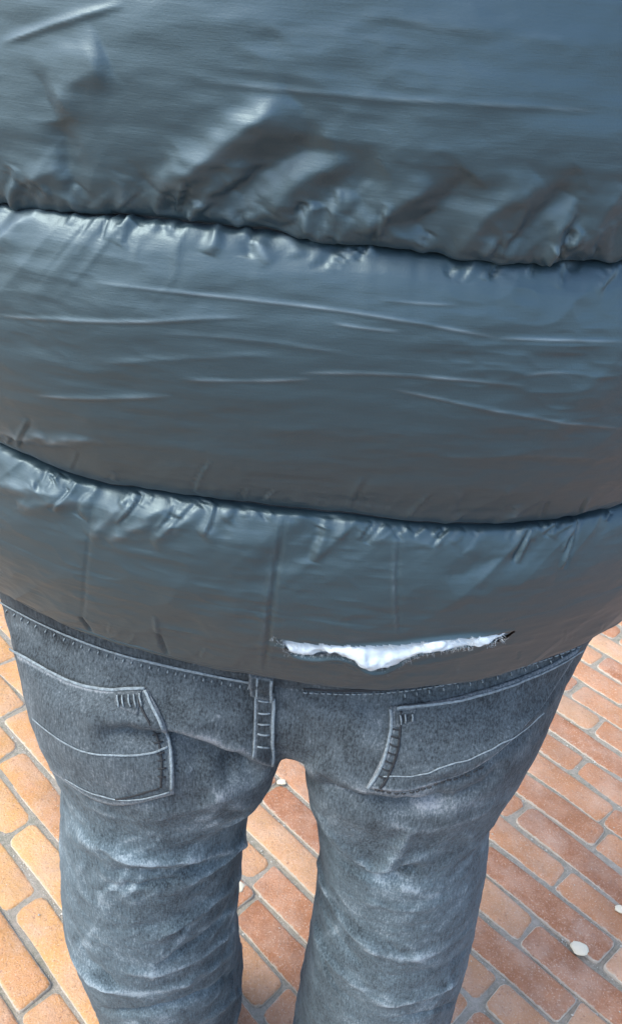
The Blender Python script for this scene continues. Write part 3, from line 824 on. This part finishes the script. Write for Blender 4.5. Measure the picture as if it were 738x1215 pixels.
TEAR_TOP = [(327, 757), (350, 761), (385, 764), (420, 766), (470, 764), (520, 759), (560, 756), (598, 751), (613, 748)]
TEAR_BOT = [(327, 757), (338, 770), (352, 777), (378, 779), (400, 778), (416, 782), (430, 791), (452, 796), (470, 790), (495, 776), (520, 773), (545, 768), (575, 765), (592, 761), (606, 754), (613, 748)]
CREASE = [  # (outline, height mm, width mm, pale crest: rubbed cloth plus painted highlight)
 ([(110, 335), (200, 345), (290, 355), (400, 367), (500, 383), (592, 401)], .9, 1.5, .75), ([(590, 401), (660, 403), (738, 405)], .8, 1.5, .6),
 ([(0, 374), (100, 380), (180, 381), (250, 377), (304, 377)], 1.0, 1.6, .7), ([(395, 383), (440, 390), (475, 393)], .6, 1.2, .5),
 ([(215, 450), (300, 453), (367, 450)], .8, 1.4, .55), ([(355, 443), (430, 442), (520, 448), (580, 454), (628, 458)], .8, 1.4, .6),
 ([(465, 462), (540, 478), (600, 490), (680, 503), (738, 508)], .9, 1.5, .6), ([(45, 468), (110, 473), (205, 470)], 1.2, 2.2, .5),
 ([(0, 515), (60, 519), (125, 523)], 2.2, 4.0, .5), ([(450, 356), (500, 360), (545, 362)], .6, 1.4, .35), ([(620, 445), (660, 441), (705, 446)], .6, 1.4, .35),
 ([(240, 95), (330, 105), (430, 115), (560, 122), (705, 131)], .9, 2.0, .35), ([(0, 50), (60, 30), (150, 5)], 1.6, 2.2, .5),
 ([(120, 430), (230, 425), (330, 420)], .7, 2.5, .1), ([(180, 395), (280, 400), (420, 420)], .6, 2.2, .12),
 ([(480, 540), (600, 545), (735, 540)], .8, 3.0, .05), ([(300, 510), (400, 520), (520, 516)], .6, 3.0, .05), ([(250, 20), (380, 45), (520, 60)], .8, 3, .1), ([(420, 20), (560, 40), (738, 62)], .8, 3, .1),
 # broad slanting folds of the top panel
 ([(185, 225), (235, 195), (290, 160), (350, 118)], 7.5, 9, .2), ([(270, 258), (295, 225), (340, 190), (390, 165)], -6, 9, 0), ([(320, 262), (360, 215), (410, 185)], 4, 7, 0),
 ([(60, 120), (95, 95), (130, 65)], 4.5, 10, .1), ([(30, 215), (80, 200)], 3, 7, .15), ([(88, 235), (84, 190), (70, 140)], -4, 8, 0),
 ([(375, 268), (410, 225), (455, 195)], -4.5, 8, 0), ([(480, 280), (530, 240), (560, 205)], -5.5, 9, 0), ([(545, 285), (590, 250), (640, 205)], 4, 7, .05),
 ([(600, 295), (640, 255), (690, 210)], -4.5, 8, 0), ([(430, 270), (470, 240), (515, 210)], 3.5, 6, .05), ([(680, 295), (710, 255), (738, 225)], 3, 7, 0), ([(190, 250), (225, 240), (275, 232)], -3.5, 6, 0),
 ([(150, 240), (190, 205), (215, 180)], -2.5, 7, 0),
 # slanting folds under the seams
 ([(0, 290), (30, 265), (62, 250)], 3.5, 6, .3), ([(285, 275), (295, 290), (290, 305)], -1.8, 4, 0), ([(296, 280), (312, 296), (318, 312)], 1.8, 4, .3), ([(335, 278), (348, 290), (352, 303)], 1.6, 4, .2),
 ([(105, 640), (135, 612), (160, 592)], 3.0, 6, .25), ([(130, 645), (170, 620), (205, 596)], 3.2, 5, .3), ([(180, 645), (215, 622), (245, 600)], 3.2, 5, .25), ([(240, 635), (262, 615), (280, 604)], 2.6, 4.5, .2),
 ([(0, 570), (30, 580), (80, 590)], 3, 6, .25), ([(20, 600), (60, 600), (110, 596)], 2.5, 5, .2), ([(430, 640), (480, 640), (540, 645)], 1.5, 6, .05),
 # vertical stitch lines and darts of the hem panel
 ([(340, 608), (334, 640), (324, 700), (314, 795)], -2.2, 1.8, 0), ([(334, 612), (328, 640), (318, 700), (309, 795)], 1.2, 1.8, .12), ([(470, 630), (466, 690), (470, 756)], 1.2, 1.5, .22), ([(475, 630), (471, 690), (475, 756)], -1.2, 1.5, 0), ([(112, 590), (104, 650), (100, 735)], -1.2, 2.0, 0),
 ([(98, 728), (104, 739), (112, 752)], -4.0, 1.8, 0), ([(187, 748), (192, 760), (199, 776)], -4.0, 1.8, 0), ([(184, 730), (186, 745), (190, 756)], 1.5, 2, .1),
 # soft drag folds towards the tear
 ([(530, 690), (580, 665), (650, 640)], -2.0, 9, 0), ([(510, 720), (570, 700), (660, 680)], 1.8, 9, 0), (TEAR_TOP, 2.6, 2.4, .30), (TEAR_BOT, 2.2, 2.4, .06), ([(330, 776), (400, 784), (440, 797), (480, 792), (560, 776), (630, 760)], 1.5, 4.0, 0),
]
def in_poly(Q, poly):
    x, y = Q[:, 0], Q[:, 1]; ins = np.zeros(len(Q), bool); n = len(poly)
    for i in range(n):
        x1, y1 = poly[i]; x2, y2 = poly[(i + 1) % n]
        c = ((y1 > y) != (y2 > y)) & (x < (x2 - x1) * (y - y1) / (y2 - y1 + 1e-12) + x1); ins ^= c
    return ins

def seam_folds(line, side, seed, n, lean, lmin, lmax, wlo, whi, amp):
    """short crisp puckers running off a seam: a ridge with a tuck beside it"""
    r = random.Random(seed); q = resample(smooth_line(line, 2), 1.0); out = []
    for _ in range(n):
        k = r.randrange(len(q)); x, y = q[k]
        L = lmin * (lmax / lmin) ** (r.random() ** 1.5); a = lean * r.uniform(.35, 1.5); w = r.uniform(wlo, whi); h = amp * r.uniform(.4, 1.2) * (.5 + .5 * min(1, L / 40))
        dx, dy = math.sin(a) * L, math.cos(a) * L
        s_ = 1 if side == 'below' else -1
        bend = r.uniform(-.12, .12) * L
        P = [(x, y + 3 * s_), (x - s_ * dx * .5 + bend, y + s_ * (3 + dy * .5)), (x - s_ * dx, y + s_ * (3 + dy))]
        off = w * 1.5 * r.choice((-1, 1))
        out.append((P, h, w, r.choice((0, 0, .15)))); out.append(([(px_ + off, py_) for px_, py_ in P], -h * .9, w * .9, 0))
    return out

def ridged(s, seed):
    n = noise3(s, 0.5, 0.5, seed); return 1 - 2 * np.abs(n)

def panel(top, bot, nb, nf, nr, A, gat_top, gat_bot, seed, tear=False, shear=0.9, sag=0.85):
    ph = phi_grid(nb, nf); n = len(ph)
    t = (1 - np.cos(np.linspace(0, 1, nr) * math.pi)) / 2 * .35 + np.linspace(0, 1, nr) * .65
    x_ = torso(ph, np.full_like(ph, 1.1))[:, 0]
    zt, zb = top(x_), bot(x_)
    # arc length along the course, for the gathers
    T0 = torso(ph, np.full_like(ph, 1.1)); ds = np.linalg.norm(np.diff(np.vstack([T0, T0[:1]]), axis=0), axis=1); s = np.r_[0, np.cumsum(ds)[:-1]]
    Tt = t[:, None]; Z = zt[None] + (zb - zt)[None] * Tt
    hgt = np.abs(zt - zb)[None]
    puff = np.clip(np.sin(math.pi * Tt ** sag), 0, 1) ** .48
    if tear: puff = np.where(Tt > .5, np.maximum(puff, .62 + .38 * np.clip(np.sin(math.pi * Tt), 0, 1)), puff)
    dtop, dbot = Tt * hgt, (1 - Tt) * hgt
    Sg = s[None]
    puff = puff * (1 + .10 * noise3(Sg * 9, Z * 4, 0.3, seed + 1))
    off = .0 + A * puff
    sc = np.zeros_like(off); gath = np.zeros_like(off)
    # gathers: short puckers along each seam, fading into the panel
    for d_, amp, k in ((dtop, gat_top, 0), (dbot, gat_bot, 1)):
        sh = Sg + (d_ * shear if k == 0 else -d_ * shear)
        mod = np.clip(.55 + .8 * noise3(sh * 14, 0.1, 0.2, seed + 7 + k), 0.05, 1.6)
        g1 = ridged(sh * 95 + 1.5 * noise3(sh * 30, d_ * 30, 0, seed + 3), seed + 9 + k) * np.exp(-d_ / .014)
        g2 = ridged(sh * 40, seed + 15 + k) * np.exp(-d_ / .032)
        g3 = noise3(sh * 140, d_ * 40, 0, seed + 19) * np.exp(-d_ / .006)
        edge = smooth(0, .0035, d_)
        gath = gath + amp * edge * mod * (.0024 * g1 + .0052 * g2 + .0008 * g3)
    P = torso(np.broadcast_to(ph[None], Z.shape), Z, off)
    # crosswise crumple of the thin cloth
    x, y, z = P[..., 0], P[..., 1], P[..., 2]
    cr_ = fbm(x * 9 + z * 10, y * 9, z * 55, seed + 30, 3) * .0005 + fbm(x * 22 - z * 18, y * 22, z * 60, seed + 37, 3) * .0005 + fbm(x * 5 + z * 6, y * 5, z * 9, seed + 33, 2) * .0025
    q1 = noise3(x * 13 + z * 9, y * 13, z * 46, seed + 71); q2 = noise3(x * 30 - z * 14, y * 30, z * 85, seed + 72); q3 = noise3(x * 70 + z * 40, y * 70, z * 170, seed + 73)
    patchy = np.clip(.5 + noise3(x * 8, y * 8, z * 10, seed + 75), 0, 1.3)
    cr_ = cr_ + patchy * (.0007 * (.35 - np.abs(q1)) + .0008 * 1.35 * (.35 - np.abs(q2)) + .00048 * (.35 - np.abs(q3)))
    mid = np.clip(np.minimum(dtop, dbot) / .012, 0, 1)
    P0 = P.reshape(-1, 3)
    def normals(Pg):
        du = np.roll(Pg, -1, 1) - np.roll(Pg, 1, 1); dv = np.gradient(Pg, axis=0)
        N = np.cross(dv, du); N /= np.linalg.norm(N, axis=2, keepdims=True) + 1e-12
        c = Pg.copy(); c[..., 2] = 0
        N *= np.sign((N[..., :2] * c[..., :2]).sum(-1) + 1e-9)[..., None]
        return N
    N = normals(P)
    for ax in (0, 1):
        for _ in range(4): N = (N + np.roll(N, 1, 1) + np.roll(N, -1, 1)); N /= np.linalg.norm(N, axis=2, keepdims=True)
    st = 3
    low = P[::st, ::st]; lf = grid_faces(low.shape[0], low.shape[1], False)
    bvh = BVHTree.FromPolygons([Vector(v) for v in low.reshape(-1, 3)], [tuple(map(int, f)) for f in lf])
    d = (cr_ * mid + gath).ravel(); scuff_glint = sc.ravel().copy()
    pxP, zP = project(P0)
    facing = (P0[:, 1] < 0.02)
    ylim = (pxP[facing][:, 1].min(), pxP[facing][:, 1].max())
    PW = P0 + .0022 * np.stack([noise3(P0[:, 0] * 45, P0[:, 1] * 45, P0[:, 2] * 45, 400 + k) for k in range(3)], 1) + .0015 * np.stack([noise3(P0[:, 0] * 150, P0[:, 1] * 150, P0[:, 2] * 150, 410 + k) for k in range(3)], 1)
    for pts, amp, wd, sf in CREASE:
        py = np.mean([p[1] for p in pts])
        pl = cast(bvh, resample(smooth_line(pts, 2), 5))[0]
        if len(pl) < 3 : continue
        q, _ = project(pl[len(pl) // 2:len(pl) // 2 + 1])
        g = line_disp(PW if wd > 2.5 else P0, pl, (wd if wd > 2.5 else max(.75 * wd, .9)) * .001)
        d += amp * .001 * g * (.55 if abs(amp) < 1.3 else .8)
        if sf: scuff_glint += sf * line_disp(PW if wd > 2.5 else P0, pl, (wd * .55 if wd > 2.5 else .65) * .001)
    P1 = P0 + N.reshape(-1, 3) * d[:, None]
    scuff_glint *= np.clip(.6 + .7 * noise3(P0[:, 0] * 60, P0[:, 2] * 300, 0, seed + 60), .15, 1.2)
    return P1, grid_faces(nr, n, True), np.clip(scuff_glint, 0, 1), bvh, P0, N.reshape(-1, 3)

CREASE += seam_folds(SEAM1, 'above', 1, 56, .75, 18, 95, 2.0, 5.0, 3.6) + seam_folds(SEAM1, 'below', 2, 64, .6, 12, 60, 1.8, 4.0, 2.7)
CREASE += seam_folds(SEAM2, 'above', 3, 36, .6, 8, 46, 1.6, 3.4, 1.9) + seam_folds(SEAM2, 'below', 4, 56, .65, 12, 66, 1.8, 4.0, 2.6)
CREASE += seam_folds(HEM, 'above', 5, 14, .3, 8, 24, 1.4, 2.4, 1.0)
PANELS = [(sC, s0, 160, 60, 40, .012, .6, .6, 100, 'yoke'), (s0, s1, 620, 70, 210, .027, .8, 1.0, 200, 'top'), (s1, s2, 660, 70, 280, .026, 1.0, .7, 300, 'mid'), (s2, s3, 760, 70, 230, .022, .9, .35, 400, 'hem')]
for top, bot, nb, nf, nr, A, gt, gb, seed, nm in PANELS:
    P, F, scuff_glint, bvh, P0, N0 = panel(top, bot, nb, nf, nr, A, gt, gb, seed, nm == 'hem')
    if nm == 'hem':
        q, zc = project(P)
        poly = TEAR_TOP + TEAR_BOT[::-1][1:-1]
        jag = np.stack([1.3 * noise3(q[:, 0] / 5.0, q[:, 1] / 7, 0, 77), 1.2 * noise3(q[:, 0] / 4.0, q[:, 1] / 9, 1, 78)], 1)
        ins = in_poly(q + jag, poly) & (P[:, 1] < 0)
        F = F[~ins[F].all(1)]
        hem_bvh = bvh; hem_N = N0
    ob = mesh_obj('quilted_panel', P, F, M_nylon, jacket, True, {'scuff_glint': scuff_glint})
    if nm == 'hem': ob['label'] = 'bottom quilted panel, torn open above the hem'

# seam threads sunk between the panels
for fn, rr in ((s0, .0016), (s1, .0016), (s2, .0016)):
    ph = phi_grid(260, 60); x_ = torso(ph, np.full_like(ph, 1.1))[:, 0]
    P = torso(ph, fn(x_), .0015); V, F = tube(np.vstack([P, P[:1]]), rr, 6); mesh_obj('seam_stitching', V, F, M_dkthread, jacket)
# hem binding: soft rolled edge under the bottom panel
ph = phi_grid(300, 70); x_ = torso(ph, np.full_like(ph, 1.1))[:, 0]
P = torso(ph, s3(x_) + .0002, .0105 + .001 * noise3(np.cos(ph) * 9, np.sin(ph) * 9, 0, 3)); V, F = tube(np.vstack([P, P[:1]]), .0032, 8); mesh_obj('hem_binding', V, F, M_nylon, jacket)

# wadding showing in the tear
def even(p, n):
    q = resample(smooth_line(p, 1), .5); return q[np.linspace(0, len(q) - 1, n).round().astype(int)]
nu, nv = 150, 34
A_, B_ = even(TEAR_TOP, nu), even(TEAR_BOT, nu)
cen = .5 * (A_ + B_)
WP, WN, WE = [], [], []
for t in np.linspace(-.35, 1.35, nv):
    for k in range(nu):
        a, b = A_[k], B_[k]; p = a + (b - a) * t + np.array([0, (t - .5) * 6])
        h = hem_bvh.ray_cast(CAM, pxray(*p))
        if h[0] is None: WP.append(WP[-nu]); WN.append(WN[-nu]); WE.append(0.0); continue
        n = h[1] if h[1].dot(pxray(*p)) < 0 else -h[1]
        WP.append(h[0]); WN.append(n); WE.append(max(0, 1 - (2 * t - 1) ** 2) * min(1, np.linalg.norm(b - a) / 14))
WP, WN, WE = np.array(WP), np.array(WN), np.array(WE)
lump = fbm(WP[:, 0] * 75, WP[:, 1] * 75, WP[:, 2] * 90, 5, 4)
tuft = np.exp(-((np.tile(np.linspace(0, 1, nu), nv) - .40) / .09) ** 2)
off = -.0050 + .0075 * WE + .0030 * lump * (0.3 + WE) + .0035 * tuft * WE
mesh_obj('wadding', WP + WN * off[:, None], grid_faces(nv, nu), M_fill, jacket)
# loose fibres and frayed threads along the tear
mb = MB(); mbd = MB()
for _ in range(420):
    k = int(nu * .93 * random.random() ** 1.15); edge = random.random()
    low = random.random() < .6
    base = B_[k] if low else A_[k]
    p0 = base + np.array([random.gauss(0, 2), random.gauss(0, 1.5) - (3 if low else -2)])
    ang = random.gauss(math.pi * .5 if low else -.2, .9); ln = random.uniform(3, 9)
    p1 = p0 + ln * np.array([math.cos(ang), math.sin(ang) * .45]); pm = (p0 + p1) / 2 + rng.normal(0, .8, 2)
    if low and p1[1] > base[1] + 7: p1[1] = base[1] + 7
    P, N = cast(hem_bvh, [p0, .25 * p0 + .5 * pm + .25 * p1, pm, p1])
    if len(P) < 4: continue
    P = P + N * np.array([.0005, .0018, .003, random.uniform(.0006, .003)])[:, None]
    V, F = tube(P, [.00009, .00008, .00006, .00004], 3, N); mb.add(V, F)
mb.build('loose_fibre', M_fill, jacket)

# sleeves (out of the picture), arms bent forward into the front pockets
def sleeve(s):
    K = np.array([(s * .185, .0, 1.375), (s * .265, .005, 1.33), (s * .325, .0, 1.22), (s * .355, -.005, 1.10), (s * .345, .06, 1.03), (s * .28, .14, 1.01), (s * .19, .19, 1.02)])
    C = resample(smooth_line(K, 3), .005); n = len(C); t = np.linspace(0, 1, n)
    r = np.interp(t, [0, .2, .5, .8, 1], [.080, .076, .066, .056, .045]) + .009 * np.abs(np.sin(t * math.pi * 7)) ** .5
    V, F = tube(C, r, 44, np.tile(np.array([0, 1., .2]), (n, 1)))
    V = V + (.003 * fbm(V[:, 0] * 22, V[:, 1] * 22, V[:, 2] * 22, 91, 3) + .002 * fbm(V[:, 0] * 60, V[:, 1] * 60, V[:, 2] * 60, 93, 2))[:, None] * np.array([s, -.4, .2])
    return mesh_obj('sleeve', V, F, M_nylon, jacket, True, {'scuff_glint': np.zeros(len(V))})
sleeve(-1); sleeve(1)
ph = np.linspace(0, 2 * math.pi, 80, endpoint=False); CV = []
for k, (zz_, rr) in enumerate(((1.45, .088), (1.47, .098), (1.50, .099), (1.53, .090), (1.535, .080), (1.50, .074), (1.45, .070))):
    CV.append(np.stack([rr * np.cos(ph), .022 + rr * 1.02 * np.sin(ph), np.full_like(ph, zz_) + .006 * np.sin(ph)], 1))
CVv = np.vstack(CV); mesh_obj('collar', CVv, grid_faces(len(CV), 80, True), M_nylon, jacket, True, {'scuff_glint': np.zeros(len(CVv))})

# --- the body inside the clothes: one skinned figure
def skin_body():
    J = {'pel': (0, .01, .93), 'spine': (0, .0, 1.10), 'chest': (0, .0, 1.28), 'neck': (0, .02, 1.42), 'nape': (0, .025, 1.50), 'head': (0, .045, 1.58), 'crown': (0, .03, 1.68)}
    rad = {'pel': .11, 'spine': .105, 'chest': .115, 'neck': .055, 'nape': .055, 'head': .085, 'crown': .06}
    E = [('pel', 'spine'), ('spine', 'chest'), ('chest', 'neck'), ('neck', 'nape'), ('nape', 'head'), ('head', 'crown')]
    for s, k in ((-1, 'a'), (1, 'b')):
        g = LEGS[s]
        at = lambda z: (np.interp(z, LZ, g['x']), np.interp(z, LZ, g['y']) + .01)
        for nm, p, r in (('sho', (s * .15, .0, 1.35), .06), ('elb', (s * .335, .0, 1.09), .042), ('wri', (s * .20, .185, 1.02), .028), ('han', (s * .14, .20, 1.0), .03),
                         ('hip', (s * .10, .0, .86), .09), ('kne', (*at(.48), .48), .055), ('ank', (g['x'][0], .005, .09), .036), ('toe', (g['x'][0] + s * .02, .13, .045), .03)):
            J[nm + k] = p; rad[nm + k] = r
        E += [('chest', 'sho' + k), ('sho' + k, 'elb' + k), ('elb' + k, 'wri' + k), ('wri' + k, 'han' + k), ('pel', 'hip' + k), ('hip' + k, 'kne' + k), ('kne' + k, 'ank' + k), ('ank' + k, 'toe' + k)]
        for f in range(5):                        # fingers curled inside the pocket
            b0 = Vector(J['han' + k]); dr = Vector((-s * .9, .1, -.25 + .12 * (f - 2))).normalized()
            p1 = b0 + dr * .04 + Vector((0, 0, .014 * (2 - f))); p2 = p1 + dr * (.03, .04, .044, .04, .03)[f] + Vector((0, -.012, 0))
            J[f'f{f}{k}'] = tuple(p1); J[f'g{f}{k}'] = tuple(p2); rad[f'f{f}{k}'] = .009; rad[f'g{f}{k}'] = .007
            E += [('han' + k, f'f{f}{k}'), (f'f{f}{k}', f'g{f}{k}')]
    names = list(J); ix = {k: i for i, k in enumerate(names)}
    me = bpy.data.meshes.new('body'); me.from_pydata([J[k] for k in names], [(ix[a], ix[b]) for a, b in E], []); me.update()
    ob = bpy.data.objects.new('body', me); COL.objects.link(ob)
    ob.modifiers.new('skin', 'SKIN')
    for i, k in enumerate(names):
        sv = me.skin_vertices[0].data[i]; sv.radius = (rad[k], rad[k]); sv.use_root = (k == 'pel')
    sb = ob.modifiers.new('sub', 'SUBSURF'); sb.levels = 2; sb.render_levels = 2
    dg = bpy.context.evaluated_depsgraph_get(); ev = ob.evaluated_get(dg)
    m2 = bpy.data.meshes.new_from_object(ev); ob.modifiers.clear(); ob.data = m2
    m2.materials.clear(); m2.materials.append(M_skin)
    m2.polygons.foreach_set('use_smooth', np.ones(len(m2.polygons), bool))
    # shape the face: nose, brow and chin on the front of the head
    for v in m2.vertices:
        x, y, z = v.co
        if z > 1.52 and y > .06:
            v.co.y += .020 * math.exp(-((x / .013) ** 2 + ((z - 1.585) / .02) ** 2)) + .008 * math.exp(-((z - 1.625) / .012) ** 2 - (x / .05) ** 2) + .010 * math.exp(-((z - 1.535) / .014) ** 2 - (x / .03) ** 2)
    ob.parent = person
    return ob
skin_body()
bm = bmesh.new(); bmesh.ops.create_uvsphere(bm, u_segments=40, v_segments=28, radius=1)
HV = np.array([v.co[:] for v in bm.verts]); HF = [tuple(v.index for v in f.verts) for f in bm.faces]; bm.free()
keep = {i for i, v in enumerate(HV) if not (v[1] > .35 and v[2] < .45) and v[2] > -.85}
HF = [f for f in HF if all(i in keep for i in f)]
HV = HV * (1 + .05 * fbm(HV[:, 0] * 9, HV[:, 1] * 9, HV[:, 2] * 2, 3, 3))[:, None] * np.array([.098, .108, .125]) + np.array([0, .025, 1.615])
mesh_obj('hair', HV, HF, M_hair, person)

def shoe(s):
    x0 = LEGS[s]['x'][0]
    prof = [(-.085, .030, .075), (-.06, .036, .085), (0, .038, .085), (.06, .042, .065), (.11, .046, .05), (.15, .040, .042), (.175, .022, .03)]
    V, n = [], 20
    for y, wd, h in prof:
        for a in np.linspace(0, math.pi, n):
            V.append((x0 + s * .15 * max(0, y) + wd * math.cos(a), y, .018 + h * math.sin(a) ** .8))
    F = [tuple(f) for f in grid_faces(len(prof), n)] + [tuple(range(n)), tuple(range((len(prof) - 1) * n, len(prof) * n))[::-1]]
    ob = mesh_obj('shoe', V, F, M_shoe, person)
    SVt = [(x0 + s * .15 * max(0, y) + sg * (wd + .003), y) for sg in (1, -1) for y, wd, h in (prof if sg == 1 else prof[::-1])]
    k = len(SVt); V2 = [(x, y, .0025) for x, y in SVt] + [(x, y, .022) for x, y in SVt]
    F2 = [tuple(range(k))[::-1], tuple(range(k, 2 * k))] + [(i, (i + 1) % k, (i + 1) % k + k, i + k) for i in range(k)]
    mesh_obj('sole', V2, F2, M_sole, ob, False)
shoe(-1); shoe(1)

# ------------------------------------------------------------------ small stones on the bricks
pebble(687, 1126, .0125, 'largest white pebble, on a brick right of the right trouser leg', 1.25, rz=-.5)
pebble(283, 1053, .0105, 'white pebble between the legs, touching the left trouser leg', 1.1, rz=.4)
pebble(334, 928, .007, 'pale mortar blob in the joint just under the seat of the jeans', 1.3, rz=.2)  # lump of mortar, built with the pebble shape
pebble(735, 1079, .008, 'white pebble cut by the right edge of the picture', 1.2)
